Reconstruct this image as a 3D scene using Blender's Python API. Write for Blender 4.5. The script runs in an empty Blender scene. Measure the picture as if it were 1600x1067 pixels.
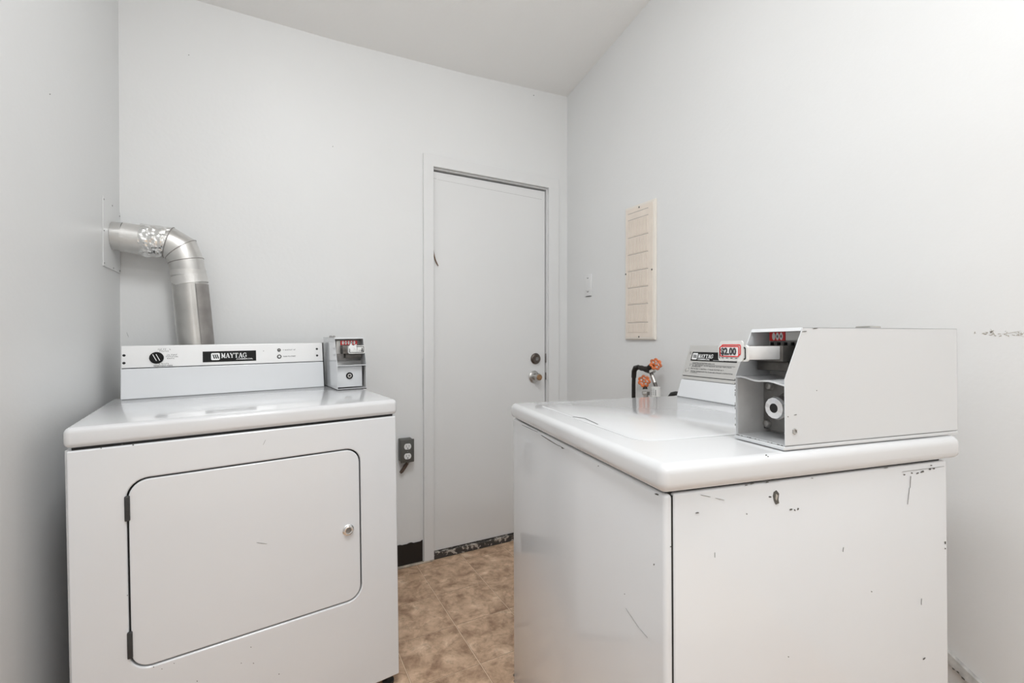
import bpy, bmesh, math, random
from mathutils import Vector, Matrix, noise
random.seed(7)
S = bpy.context.scene
PI = math.pi
R = math.radians

# ------------------------------------------------------------------ camera
F_PX, CAM_H, PITCH, YAW = 706.0, 1.09, R(0.378), R(28.17)
cd = bpy.data.cameras.new('camera'); cam = bpy.data.objects.new('camera', cd); S.collection.objects.link(cam)
cd.sensor_width = 36; cd.lens = 36 * F_PX / 1600; cd.clip_start = .02
cam.location = (0, 0, CAM_H)
cam.rotation_euler = (PI/2 - PITCH, 0, -YAW)
S.camera = cam

# ------------------------------------------------------------------ world, exposure
w = bpy.data.worlds.new('world'); S.world = w; w.use_nodes = True
w.node_tree.nodes['Background'].inputs[0].default_value = (.9, .93, 1, 1)
w.node_tree.nodes['Background'].inputs[1].default_value = .3
S.view_settings.view_transform = 'Standard'; S.view_settings.look = 'None'
S.view_settings.gamma = 1; S.view_settings.use_curve_mapping = False
S.view_settings.exposure = 0.03

# ------------------------------------------------------------------ room lamp, then added fill lights (ceiling housings are built further down)
def area(name, loc, sx, sy, power, rot=(0,0,0), col=(1,.985,.96)):
    l = bpy.data.lights.new(name, 'AREA'); l.shape = 'RECTANGLE'; l.size = sx; l.size_y = sy
    l.energy = power; l.color = col
    o = bpy.data.objects.new(name, l); S.collection.objects.link(o)
    o.location = loc; o.rotation_euler = rot
    return o
area('ceiling_lamp_and_fill', (.12, .36, 2.68), .3, .9, 21, col=(.955, .98, 1))
area('ceiling_lamp_and_fill', (.5, -1.6, 2.72), 1.2, .3, 9, col=(.955, .98, 1))  # added second lamp behind the camera, evens out the room light
# added uplight behind the camera, bounced off the ceiling as soft fill
area('ceiling_bounce_fill', (.35, -1.3, 1.5), .7, .7, 19, (PI, 0, 0), (.94, .972, 1))
area('rear_fill_light', (.5, -3.56, 1.2), 1.3, 2.0, 6, (PI/2, 0, 0), (.94, .972, 1))  # added fill from the rear, no real source there

# ------------------------------------------------------------------ materials
M = {}
def mat(name, col, rough=.5, metal=0, coat=0, spec=.5, bump=0, bscale=200, mottle=0, mscale=3, dark=None, coat_rough=.05):
    m = bpy.data.materials.new(name); m.use_nodes = True; nt = m.node_tree; b = nt.nodes['Principled BSDF']
    b.inputs['Base Color'].default_value = (*col, 1); b.inputs['Roughness'].default_value = rough
    b.inputs['Metallic'].default_value = metal; b.inputs['Coat Weight'].default_value = coat
    b.inputs['Coat Roughness'].default_value = coat_rough; b.inputs['Specular IOR Level'].default_value = spec
    tc = nt.nodes.new('ShaderNodeTexCoord')
    if bump:
        n = nt.nodes.new('ShaderNodeTexNoise'); n.inputs['Scale'].default_value = bscale; n.inputs['Detail'].default_value = 4
        bp = nt.nodes.new('ShaderNodeBump'); bp.inputs['Strength'].default_value = bump; bp.inputs['Distance'].default_value = .002
        nt.links.new(tc.outputs['Object'], n.inputs['Vector']); nt.links.new(n.outputs[0], bp.inputs['Height']); nt.links.new(bp.outputs[0], b.inputs['Normal'])
    if mottle:
        n = nt.nodes.new('ShaderNodeTexNoise'); n.inputs['Scale'].default_value = mscale; n.inputs['Detail'].default_value = 6
        r = nt.nodes.new('ShaderNodeValToRGB'); d = dark or tuple(c*(1-mottle) for c in col)
        r.color_ramp.elements[0].position = .35; r.color_ramp.elements[0].color = (*d, 1)
        r.color_ramp.elements[1].position = .65; r.color_ramp.elements[1].color = (*col, 1)
        nt.links.new(tc.outputs['Object'], n.inputs['Vector']); nt.links.new(n.outputs[0], r.inputs[0]); nt.links.new(r.outputs[0], b.inputs['Base Color'])
    M[name] = m; return m
mat('wall_paint', (.825, .83, .828), .42, spec=.4, bump=.22, bscale=60, mottle=.02, mscale=2)
mat('ceiling_paint', (.93, .93, .92), .85, bump=.3, bscale=90)
mat('door_paint', (.81, .813, .812), .3, spec=.5, bump=.12, bscale=40, mottle=.015)
mat('enamel', (.775, .79, .81), .22, coat=.6, bump=.02, bscale=12, mottle=.015, mscale=4)
mat('enamel_lid', (.73, .735, .745), .16, coat=.45, bump=.004, bscale=7)
mat('box_enamel', (.715, .73, .745), .16, coat=.5, bump=.03, bscale=15)
mat('box_inner', (.66, .65, .64), .4, bump=.1, bscale=60, mottle=.12, mscale=25)
mat('silver_panel', (.80, .80, .80), .3, metal=.35, bump=.03, bscale=20)
mat('grey_label', (.60, .59, .57), .35, metal=.3)
mat('black_gap', (.012, .012, .012), .7)
mat('black_gloss', (.008, .008, .008), .35, spec=.2)
mat('ink', (.05, .05, .055), .6)
mat('ink_soft', (.14, .14, .14), .6)
mat('white_ink', (.9, .9, .9), .5)
mat('red', (.78, .03, .03), .35, coat=.3)
mat('pink_card', (.78, .70, .70), .4)
mat('card', (.82, .82, .80), .4)
mat('steel', (.62, .61, .59), .3, metal=1, bump=.1, bscale=40, mottle=.25, mscale=14)
mat('duct_steel', (.74, .73, .71), .30, metal=.9, bump=.1, bscale=25, mottle=.22, mscale=9)
mat('riser_steel', (.60, .59, .57), .28, metal=.95, bump=.1, bscale=25, mottle=.2, mscale=9)
mat('seam_steel', (.42, .40, .385), .5, metal=.9, mottle=.2, mscale=20)
mat('foil', (.80, .795, .78), .22, metal=.95, bump=.5, bscale=30)
mat('foil_tape', (.72, .71, .69), .42, metal=.8, bump=.5, bscale=50)
mat('dull_metal', (.34, .33, .32), .5, metal=.8, bump=.25, bscale=60, mottle=.35, mscale=30)
mat('dark_metal', (.16, .15, .14), .42, metal=.75, bump=.1, bscale=80, mottle=.3, mscale=40)
mat('bronze', (.20, .17, .15), .35, metal=.9, mottle=.4, mscale=60)
mat('brass', (.50, .30, .16), .4, metal=.75, mottle=.4, mscale=70)
mat('chrome', (.85, .85, .85), .12, metal=1)
mat('hinge_dark', (.05, .05, .05), .6, metal=.3, bump=.6, bscale=300)
mat('grille_cream', (.88, .79, .70), .5, bump=.1, bscale=90, mottle=.06, mscale=20)
mat('frame_cream', (.86, .81, .74), .45)
mat('outlet_grey', (.115, .115, .105), .45, metal=.3, bump=.2, bscale=120)
mat('plastic_white', (.80, .80, .79), .3)
mat('iron_black', (.022, .018, .016), .4, metal=.3, bump=.6, bscale=120)
mat('orange', (.80, .20, .05), .4, coat=.2, bump=.5, bscale=200, mottle=.5, mscale=60)
mat('cable', (.09, .06, .045), .5)
mat('base_black', (.012, .010, .009), .5, bump=.1, bscale=60)
mat('caulk', (.62, .54, .44), .7, mottle=.5, mscale=40)
mat('worn_trim', (.60, .59, .57), .6, bump=.4, bscale=80, mottle=.35, mscale=45)
mat('weatherstrip', (.17, .09, .04), .6)
mat('chip_grey', (.13, .125, .11), .6, mottle=.4, mscale=200)
mat('scratch', (.30, .30, .29), .6)
mat('scuff', (.46, .43, .38), .7)
mat('subfloor', (.95, .74, .54), .5)
mat('tile_edge', (.23, .14, .085), .6)
mat('slide_metal', (.80, .80, .80), .3, metal=.25, bump=.1, bscale=50, mottle=.08, mscale=30)
mat('rubber', (.03, .03, .03), .7)
def lamp_mat():
    m = bpy.data.materials.new('lamp_diffuser'); m.use_nodes = True; b = m.node_tree.nodes['Principled BSDF']
    b.inputs['Emission Color'].default_value = (1, .98, .95, 1); b.inputs['Emission Strength'].default_value = 3; M['lamp'] = m
lamp_mat()
def tile_mat():
    m = bpy.data.materials.new('floor_tile'); m.use_nodes = True; nt = m.node_tree; b = nt.nodes['Principled BSDF']
    g = nt.nodes.new('ShaderNodeNewGeometry'); oi = nt.nodes.new('ShaderNodeObjectInfo')
    a = nt.nodes.new('ShaderNodeVectorMath'); a.operation = 'ADD'
    sc = nt.nodes.new('ShaderNodeVectorMath'); sc.operation = 'SCALE'; sc.inputs['Scale'].default_value = 3.0
    cmb = nt.nodes.new('ShaderNodeCombineXYZ')
    for k in range(3): nt.links.new(oi.outputs['Random'], cmb.inputs[k])
    nt.links.new(cmb.outputs[0], sc.inputs[0]); nt.links.new(g.outputs['Position'], a.inputs[0]); nt.links.new(sc.outputs[0], a.inputs[1])
    n1 = nt.nodes.new('ShaderNodeTexNoise'); n1.inputs['Scale'].default_value = 14; n1.inputs['Detail'].default_value = 7; n1.inputs['Roughness'].default_value = .62; n1.inputs['Distortion'].default_value = .5
    n2 = nt.nodes.new('ShaderNodeTexNoise'); n2.inputs['Scale'].default_value = 26; n2.inputs['Detail'].default_value = 8; n2.inputs['Roughness'].default_value = .7
    for n in (n1, n2): nt.links.new(a.outputs[0], n.inputs['Vector'])
    r = nt.nodes.new('ShaderNodeValToRGB'); e = r.color_ramp.elements
    e[0].position = .30; e[0].color = (.34, .205, .13, 1); e[1].position = .72; e[1].color = (.92, .72, .54, 1)
    x = e.new(.48); x.color = (.60, .405, .27, 1); x = e.new(.60); x.color = (.74, .52, .36, 1)
    r2 = nt.nodes.new('ShaderNodeValToRGB'); e = r2.color_ramp.elements
    e[0].position = .36; e[0].color = (.62, .58, .54, 1); e[1].position = .52; e[1].color = (1, 1, 1, 1)
    mx = nt.nodes.new('ShaderNodeMix'); mx.data_type = 'RGBA'; mx.blend_type = 'MULTIPLY'; mx.inputs[0].default_value = .8
    nt.links.new(n1.outputs[0], r.inputs[0]); nt.links.new(n2.outputs[0], r2.inputs[0])
    nt.links.new(r.outputs[0], mx.inputs[6]); nt.links.new(r2.outputs[0], mx.inputs[7]); nt.links.new(mx.outputs[2], b.inputs['Base Color'])
    b.inputs['Roughness'].default_value = .42; b.inputs['Specular IOR Level'].default_value = .35
    M['tile'] = m
tile_mat()
def flaked_mat():
    m = bpy.data.materials.new('flaked_threshold'); m.use_nodes = True; nt = m.node_tree; b = nt.nodes['Principled BSDF']
    tc = nt.nodes.new('ShaderNodeTexCoord'); n = nt.nodes.new('ShaderNodeTexNoise'); n.inputs['Scale'].default_value = 38; n.inputs['Detail'].default_value = 5; n.inputs['Roughness'].default_value = .65
    r = nt.nodes.new('ShaderNodeValToRGB'); r.color_ramp.interpolation = 'CONSTANT'; e = r.color_ramp.elements
    e[0].position = 0; e[0].color = (.06, .053, .048, 1); e[1].position = .56; e[1].color = (.50, .46, .41, 1)
    x = e.new(.535); x.color = (.16, .13, .11, 1)
    nt.links.new(tc.outputs['Object'], n.inputs['Vector']); nt.links.new(n.outputs[0], r.inputs[0]); nt.links.new(r.outputs[0], b.inputs['Base Color'])
    b.inputs['Roughness'].default_value = .7; M['flaked'] = m
flaked_mat()

# ------------------------------------------------------------------ mesh builder
class MB:
    def __init__(s): s.v = []; s.f = []
    def add(s, vs, fs, T=None):
        o = len(s.v)
        for p in vs:
            p = Vector(p)
            if T is not None: p = T @ p
            s.v.append(tuple(p))
        s.f += [tuple(i + o for i in f) for f in fs]; return s
    def box(s, x0, x1, y0, y1, z0, z1, T=None):
        vs = [(x, y, z) for x in (x0, x1) for y in (y0, y1) for z in (z0, z1)]
        return s.add(vs, [(0,1,3,2), (4,6,7,5), (0,4,5,1), (2,3,7,6), (0,2,6,4), (1,5,7,3)], T)
    def rbox(s, x0, x1, y0, y1, z0, z1, r=.005, seg=3, T=None):
        bm = bmesh.new()
        b = MB().box(x0, x1, y0, y1, z0, z1)
        vs = [bm.verts.new(p) for p in b.v]
        for f in b.f: bm.faces.new([vs[i] for i in f])
        bmesh.ops.recalc_face_normals(bm, faces=bm.faces)
        bmesh.ops.bevel(bm, geom=list(bm.edges), offset=r, segments=seg, profile=.5, affect='EDGES')
        bm.verts.index_update()
        s.add([v.co.copy() for v in bm.verts], [tuple(v.index for v in f.verts) for f in bm.faces], T); bm.free(); return s
    def prism(s, poly, d, T=None):      # poly: list of 3D points, extruded by vector d
        n = len(poly); d = Vector(d)
        vs = [Vector(p) for p in poly] + [Vector(p) + d for p in poly]
        return s.add(vs, [tuple(range(n)), tuple(range(2*n-1, n-1, -1))] + [(i, i+n, (i+1) % n + n, (i+1) % n) for i in range(n)], T)
    def tube(s, pts, r, n=16, caps=True, T=None):   # mitred sweep; r number or list
        pts = [Vector(p) for p in pts]; m = len(pts); rr = r if isinstance(r, (list, tuple)) else [r]*m
        dirs = [(pts[i+1]-pts[i]).normalized() for i in range(m-1)]
        up = Vector((0,0,1)) if abs(dirs[0].z) < .9 else Vector((1,0,0))
        a = dirs[0].cross(up).normalized(); b = dirs[0].cross(a).normalized(); vs = []
        for i in range(m):
            d0 = dirs[max(i-1, 0)]; d1 = dirs[min(i, m-2)]
            if i > 0:
                q = d0.rotation_difference(d1) if i < m-1 else None
            nb = (d0 + d1).normalized()
            for k in range(n):
                t = 2*PI*k/n; p = pts[i] + (a*math.cos(t) + b*math.sin(t))*rr[i]
                dd = d0; h = (pts[i]-p).dot(nb)/max(dd.dot(nb), .2); vs.append(p + dd*h)
            if 0 < i < m-1: a = q @ a; b = q @ b
        fs = [(i*n+k, i*n+(k+1) % n, (i+1)*n+(k+1) % n, (i+1)*n+k) for i in range(m-1) for k in range(n)]
        if caps: fs += [tuple(range(n-1, -1, -1)), tuple(range((m-1)*n, m*n))]
        return s.add(vs, fs, T)
    def lathe(s, prof, n=24, T=None):   # prof (r, h) along +Z
        vs = [(r*math.cos(2*PI*k/n), r*math.sin(2*PI*k/n), h) for r, h in prof for k in range(n)]
        m = len(prof); fs = [(i*n+k, i*n+(k+1) % n, (i+1)*n+(k+1) % n, (i+1)*n+k) for i in range(m-1) for k in range(n)]
        return s.add(vs, fs + [tuple(range(n-1, -1, -1)), tuple(range((m-1)*n, m*n))], T)
    def ring(s, outer, inner, d, T=None):   # equal-length loops, extruded by d
        n = len(outer); d = Vector(d); vs = [Vector(p) for p in outer] + [Vector(p) for p in inner]
        vs += [p + d for p in vs]
        fs = []
        for i in range(n):
            j = (i+1) % n
            fs += [(i, j, n+j, n+i), (2*n+i, 3*n+i, 3*n+j, 2*n+j), (i, 2*n+i, 2*n+j, j), (n+i, n+j, 3*n+j, 3*n+i)]
        return s.add(vs, fs, T)
def link(name, mb, m, parent=None, bevel=0, smooth=False, seg=2, local=True):
    me = bpy.data.meshes.new(name); me.from_pydata(mb.v, [], mb.f); me.validate()
    bm = bmesh.new(); bm.from_mesh(me); bmesh.ops.recalc_face_normals(bm, faces=bm.faces)
    # put the object's origin at its own centre
    c = Vector((0, 0, 0))
    if bm.verts:
        lo = [min(v.co[k] for v in bm.verts) for k in range(3)]; hi = [max(v.co[k] for v in bm.verts) for k in range(3)]
        c = Vector([(lo[k]+hi[k])/2 for k in range(3)])
    off = Vector((0, 0, 0))
    if parent is not None and 'origin' in parent.keys(): off = Vector(parent['origin'])
    for v in bm.verts: v.co -= c
    bm.to_mesh(me); bm.free()
    me.materials.append(M[m] if isinstance(m, str) else m)
    o = bpy.data.objects.new(name, me); S.collection.objects.link(o)
    o.location = c - off
    o['origin'] = list(c)
    if parent is not None: o.parent = parent
    if smooth or bevel:
        for p in me.polygons: p.use_smooth = True
    if bevel:
        b = o.modifiers.new('bevel', 'BEVEL'); b.width = bevel; b.segments = seg; b.limit_method = 'ANGLE'; b.angle_limit = R(35); b.harden_normals = True
    elif smooth:
        me.set_sharp_from_angle(angle=R(38))
    return o
def empty(name, loc, rot=(0,0,0), parent=None):
    o = bpy.data.objects.new(name, None); S.collection.objects.link(o); o.location = loc; o.rotation_euler = rot
    o.empty_display_size = .1
    if parent is not None: o.parent = parent
    return o
def tag(o, label=None, cat=None, group=None, kind=None):
    if label: o['label'] = label
    if cat: o['category'] = cat
    if group: o['group'] = group
    if kind: o['kind'] = kind
    return o
def ZT(loc, d):     # matrix taking +Z to direction d at loc
    return Matrix.Translation(loc) @ Vector((0,0,1)).rotation_difference(Vector(d).normalized()).to_matrix().to_4x4()
def rrect(x0, x1, z0, z1, r, n=6):
    out = []
    for cx, cz, a0 in ((x1-r, z0+r, -90), (x1-r, z1-r, 0), (x0+r, z1-r, 90), (x0+r, z0+r, 180)):
        for k in range(n+1):
            t = R(a0 + 90*k/n); out.append((cx + r*math.cos(t), cz + r*math.sin(t)))
    return out
def to_rect(loop, x0, x1, z0, z1):   # push a rounded loop out to a rectangle with true corners
    cx, cz = (x0+x1)/2, (z0+z1)/2; n = len(loop)//4; out = []
    corners = [(x1, z0), (x1, z1), (x0, z1), (x0, z0)]
    for i, (x, z) in enumerate(loop):
        q = i // n; k = i % n; c = corners[q]; h = (n-1)/2
        if q == 0: p = (x, z0) if k < h else (x1, z) if k > h else c
        elif q == 1: p = (x1, z) if k < h else (x, z1) if k > h else c
        elif q == 2: p = (x, z1) if k < h else (x0, z) if k > h else c
        else: p = (x0, z) if k < h else (x, z0) if k > h else c
        out.append(p)
    return out
# plane basis: origin, ex, ey, en (outwards)
def basis(o, ex, ey):
    ex = Vector(ex).normalized(); ey = Vector(ey).normalized(); n = ex.cross(ey).normalized()
    return Matrix(((ex.x, ey.x, n.x, o[0]), (ex.y, ey.y, n.y, o[1]), (ex.z, ey.z, n.z, o[2]), (0, 0, 0, 1)))
def text_mb(mb, txt, size, T, offset=0, squeeze=1, lift=.0004):
    c = bpy.data.curves.new('t', 'FONT'); c.body = txt; c.size = size; c.offset = offset; c.resolution_u = 2; c.extrude = .0002
    o = bpy.data.objects.new('t', c); S.collection.objects.link(o)
    me = bpy.data.meshes.new_from_object(o.evaluated_get(bpy.context.evaluated_depsgraph_get()))
    mb.add([(v.co.x*squeeze, v.co.y, v.co.z + lift) for v in me.vertices], [tuple(p.vertices) for p in me.polygons], T)
    bpy.data.objects.remove(o); bpy.data.curves.remove(c); bpy.data.meshes.remove(me)
def stroke(mb, p, q, w, T, h=.0005, sq=0):
    p = Vector((p[0], p[1], 0)); q = Vector((q[0], q[1], 0)); d = (q-p).normalized(); n = Vector((-d.y, d.x, 0))*w/2; p = p - d*sq; q = q + d*sq
    mb.prism([p-n, q-n, q+n, p+n], (0, 0, h), T)
def slab_letters(mb, word, W, H, T):   # bold slab-serif capitals
    cw = W/len(word)
    for i, ch in enumerate(word):
        x0 = i*cw; X = lambda t: x0 + t*cw; Y = lambda t: t*H
        def st(a, b, w=.2): stroke(mb, (X(a[0]), Y(a[1])), (X(b[0]), Y(b[1])), w*cw, T)
        def se(a, b, y): stroke(mb, (X(a), Y(y)), (X(b), Y(y)), .1*H, T)
        if ch == 'M':
            st((.18,0),(.18,1),.16); st((.80,0),(.80,1),.22); st((.2,.98),(.5,.15),.22); st((.5,.15),(.8,.98),.12)
            se(.03,.34,.05); se(.62,.98,.05); se(.03,.3,.95); se(.7,.98,.95)
        if ch == 'A':
            st((.48,.98),(.15,.02),.1); st((.5,.98),(.84,.02),.24); st((.28,.33),(.7,.33),.09); se(.0,.32,.05); se(.62,1.0,.05)
        if ch == 'Y':
            st((.15,.98),(.5,.45),.24); st((.85,.98),(.5,.45),.1); st((.5,.5),(.5,0),.22); se(.32,.68,.05); se(.0,.34,.95); se(.68,1.0,.95)
        if ch == 'T':
            st((.5,0),(.5,.96),.22); se(.05,.95,.94); st((.08,.72),(.08,.96),.1); st((.92,.72),(.92,.96),.1); se(.3,.7,.05)
        if ch == 'G':
            pts = [(.5+.38*math.cos(R(t)), .5+.46*math.sin(R(t))) for t in range(50, 320, 30)]
            for a, b in zip(pts, pts[1:]): st(a, b, .17)
            st((.82,.08),(.82,.46),.17); se(.55,.98,.47); st((.82,.7),(.82,.96),.1)
def glyph_line(mb, x, y, length, h, T, seedv=0):  # a printed line too small to read in the photo
    rnd = random.Random(seedv); t = x
    while t < x + length - h*.7:
        wd = h*rnd.uniform(.5, .9)
        if rnd.random() < .15: t += h*.6; continue
        k = rnd.choice((0, 1, 2))
        stroke(mb, (t + wd*.2, y), (t + wd*.2, y+h), h*.22, T, .0003)
        if k == 0: stroke(mb, (t, y+h*.9), (t+wd, y+h*.9), h*.2, T, .0003)
        elif k == 1: stroke(mb, (t, y+h*.1), (t+wd, y+h*.1), h*.2, T, .0003)
        else: stroke(mb, (t + wd*.2, y+h*.9), (t+wd, y), h*.2, T, .0003)
        t += wd + h*.3
def ray(x, y):
    a = (x-800)/F_PX; b = (y-533.5)/F_PX
    fw = math.cos(PITCH) - b*math.sin(PITCH); dn = math.sin(PITCH) + b*math.cos(PITCH)
    return Vector((a*math.cos(YAW) + fw*math.sin(YAW), -a*math.sin(YAW) + fw*math.cos(YAW), -dn))
def on_plane(px, o, n):
    c = Vector((0, 0, CAM_H)); r = ray(*px); n = Vector(n)
    return c + r*((Vector(o)-c).dot(n)/r.dot(n))
def blobs(parent, name, mname, items, o, n, M_inv=None, lift=.0006, label=None):
    """flat chips and scratches; items are outlines read off the photograph, laid on the surface (o, n)"""
    mb = MB(); n = Vector(n).normalized()
    for it in items:
        if len(it) == 5 and not isinstance(it[0], tuple):
            x, y, rw_, rh, a = it; k = 7; rnd = random.Random(int(x*7+y))
            pts = []
            for i in range(k):
                t = 2*PI*i/k; s_ = rnd.uniform(.6, 1.15); u = rw_*math.cos(t)*s_; v = rh*math.sin(t)*s_
                pts.append((x + u*math.cos(R(a)) - v*math.sin(R(a)), y + u*math.sin(R(a)) + v*math.cos(R(a))))
        else: pts = it
        P = [on_plane(p, o, n) for p in pts]
        if M_inv is not None: P = [M_inv @ p for p in P]; nn = (M_inv.to_3x3() @ n)
        else: nn = n
        mb.prism([p - nn*.0004 for p in P], nn*(lift+.0004))
    ob = link(name, mb, mname, parent); ob['kind'] = 'stuff'
    if label: ob['label'] = label
    return ob
def line(x1, y1, x2, y2, w):
    w *= .7; d = Vector((x2-x1, y2-y1)).normalized(); n = Vector((-d.y, d.x))*w/2
    return [(x1-n.x*.4, y1-n.y*.4), (x2-n.x*.3, y2-n.y*.3), (x2+n.x*.3, y2+n.y*.3), ((x1+x2)/2+n.x, (y1+y2)/2+n.y), (x1+n.x*.4, y1+n.y*.4)]

# ================================================================== THE ROOM
XL, XR, YB, YF = -.484, 1.503, 2.138, -3.6
DX0, DX1, DZ = .705, 1.372, 1.929          # door opening
def struct(o): o['kind'] = 'structure'; return o
fl = struct(link('floor', MB().box(XL-.1, XR+.1, YF-.1, YB+.25, -.06, -.0007), 'subfloor'))
tm = MB().box(-.1135, .1135, -.1135, .1135, -.004, 0)
first = None
for i in range(-5, 5):
    for j in range(-10, 4):
        x0, x1 = .618 + .228*i, .618 + .228*(i+1); y0, y1 = 1.380 + .228*j, 1.380 + .228*(j+1)
        x0c, x1c, y0c, y1c = max(x0, XL), min(x1, XR), max(y0, YF), min(y1, YB-.002)
        if x1c-x0c < .01 or y1c-y0c < .01: continue
        full = (x0c == x0 and x1c == x1 and y0c == y0 and y1c == y1)
        if full and first is not None:
            t = first.copy(); S.collection.objects.link(t); t.parent = fl
            t.location = first.location + Vector((x0+.0 - first['cx'], y0 - first['cy'], 0)); t['origin'] = [0, 0, 0]
        else:
            t = link('tile', MB().box(x0c+.0009, x1c-.0009, y0c+.0005, y1c-.0005, -.0016, 0), 'tile', fl, bevel=.0011, seg=1)
            t.data.materials.append(M['tile_edge']); t.modifiers['bevel'].material = 1
            if full: first = t; t['cx'] = x0; t['cy'] = y0
T_ = .12
wb = MB().box(XL-T_, DX0, YB, YB+T_, 0, 3.2).box(DX1, XR+T_, YB, YB+T_, 0, 3.2).box(DX0, DX1, YB, YB+T_, DZ, 3.2).box(DX0-.02, DX1+.02, YB+.1, YB+.16, 0, DZ+.02)
wall_back = struct(link('wall_back', wb, 'wall_paint'))
wall_left = struct(link('wall_left', MB().box(XL-T_, XL, YF-T_, YB, 0, 3.2), 'wall_paint'))
wall_right = struct(link('wall_right', MB().box(XR, XR+T_, YF-T_, YB, 0, 3.2), 'wall_paint'))
# rear wall with a closed-off doorway, behind the camera
rw_ = MB().box(XL, -.2, YF-T_, YF, 0, 3.2).box(1.2, XR, YF-T_, YF, 0, 3.2).box(-.2, 1.2, YF-T_, YF, 2.25, 3.2).box(-.2, 1.2, YF-T_-.02, YF-.06, 0, 2.25)
struct(link('wall_rear', rw_, 'wall_paint'))
def zb(x):
    P = [(-.6, 2.405), (.25, 2.408), (.9, 2.433), (1.503, 2.472), (1.7, 2.485)]
    for (a, b), (c, d) in zip(P, P[1:]):
        if x <= c: return b + (d-b)*(x-a)/(c-a)
    return 2.485
cm = MB(); xs = [XL-.02 + (XR-XL+.04)*i/16 for i in range(17)]; ys = [YB+.02, 1.8, 1.4, 1.0, .6, .3, .15, 0, -.3, -1, -2.2, YF-.02]
def zc(x, y): return zb(x) + .2*min(YB-y, YB+.1)
for x in xs:
    for y in ys: cm.v.append((x, y, zc(x, y)))
n_ = len(ys); k_ = len(cm.v)
for x in xs:
    for y in ys: cm.v.append((x, y, zc(x, y)+.05))
for i in range(16):
    for j in range(n_-1):
        a = i*n_+j; cm.f.append((a, a+1, a+n_+1, a+n_)); cm.f.append((k_+a, k_+a+n_, k_+a+n_+1, k_+a+1))
struct(link('ceiling', cm, 'ceiling_paint', smooth=True))

# door
door = struct(empty('door_1', ((DX0+DX1)/2, YB+.02, 0)))
door['origin'] = [(DX0+DX1)/2, YB+.02, 0]
leaf = link('door_leaf', MB().box(.7105, 1.3615, YB+.013, YB+.05, .036, 1.914), 'door_paint', door, bevel=.002)
link('casing', MB().box(.6545, .7055, YB-.014, YB+.004, .008, DZ+.001), 'door_paint', door, bevel=.002)
link('casing', MB().box(1.371, 1.4395, YB-.014, YB+.004, 0, DZ+.001), 'door_paint', door, bevel=.002)
link('casing', MB().box(.6545, 1.4395, YB-.0135, YB+.004, DZ, 1.986), 'door_paint', door, bevel=.002)
link('jamb', MB().box(DX0, .7085, YB+.003, YB+.1, 0, DZ), 'door_paint', door)
link('jamb', MB().box(1.3665, DX1, YB+.003, YB+.1, 0, DZ), 'door_paint', door)
link('jamb', MB().box(.7085, 1.3665, YB+.003, YB+.1, 1.922, DZ), 'door_paint', door)
link('door_stop', MB().box(.7085, 1.3665, YB+.051, YB+.075, 1.88, 1.922).box(1.345, 1.3665, YB+.051, YB+.075, .03, 1.9).box(.7085, .73, YB+.051, YB+.075, .03, 1.9), 'black_gap', door)  # stop coloured black to put the door gap's shade into it
# deadbolt and broken knob
dd = link('deadbolt', MB().lathe([(.001, 0), (.030, 0), (.031, .004), (.028, .009), (.024, .012), (.0235, .017), (.001, .017)], 28, ZT((1.299, YB+.013, .978), (0,-1,0))), 'bronze', door, smooth=True)
dd['label'] = 'round dark bronze deadbolt'
link('keyway', MB().lathe([(.001, 0), (.010, 0), (.010, .003), (.001, .003)], 16, ZT((1.299, YB-.004, .978), (0,-1,0))).box(1.2982, 1.2998, YB-.0082, YB-.006, .972, .984), 'dull_metal', dd, smooth=True)
kn = link('door_knob', MB().lathe([(.001, 0), (.0335, 0), (.034, .003), (.030, .007), (.019, .009), (.017, .02), (.0205, .03), (.022, .042), (.019, .048), (.001, .048)], 28, ZT((1.290, YB+.013, .878), (.12,-1,0))), 'steel', door, smooth=True)
kn['label'] = 'worn metal door knob with a brown brass end'
link('knob_face', MB().lathe([(.001, 0), (.0165, 0), (.0155, .006), (.009, .009), (.001, .008)], 20, ZT((1.2955, YB-.034, .878), (.12,-1,0))), 'brass', kn, smooth=True)
link('latch_plate', MB().box(1.3615, 1.3665, YB+.004, YB+.012, .955, 1.005).box(1.3615, 1.3665, YB+.004, YB+.012, .86, .90), 'dull_metal', door, bevel=.0008)
# curled weatherstrip at the hinge side
ws = [(.709, 1.535), (.7105, 1.515), (.714, 1.495), (.7205, 1.475), (.728, 1.460), (.7345, 1.449)]
link('weatherstrip', MB().tube([(x, YB+.006, z) for x, z in ws], [.0015, .0028, .0030, .0030, .0028, .002], 8), 'weatherstrip', door, smooth=True)['label'] = 'curled brown strip peeling from the door edge'
lm = MB()
for a, b in ((.709, .716), (.719, .722), (.724, .728)): lm.prism([(a, YB+.0126, 1.8795), (b, YB+.0126, 1.8785), (b, YB+.0126, 1.8800), (a, YB+.0126, 1.8815)], (0, .0006, 0))
lm.prism([(.735, YB+.0126, 1.8770), (1.34, YB+.0126, 1.866), (1.34, YB+.0126, 1.8668), (.735, YB+.0126, 1.8776)], (0, .0006, 0))
link('paint_crack', lm, 'scratch', door)
thr = struct(link('trim_1', MB().box(DX0, DX1, YB-.002, YB+.06, .0005, .031), 'flaked', bevel=.002))
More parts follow.
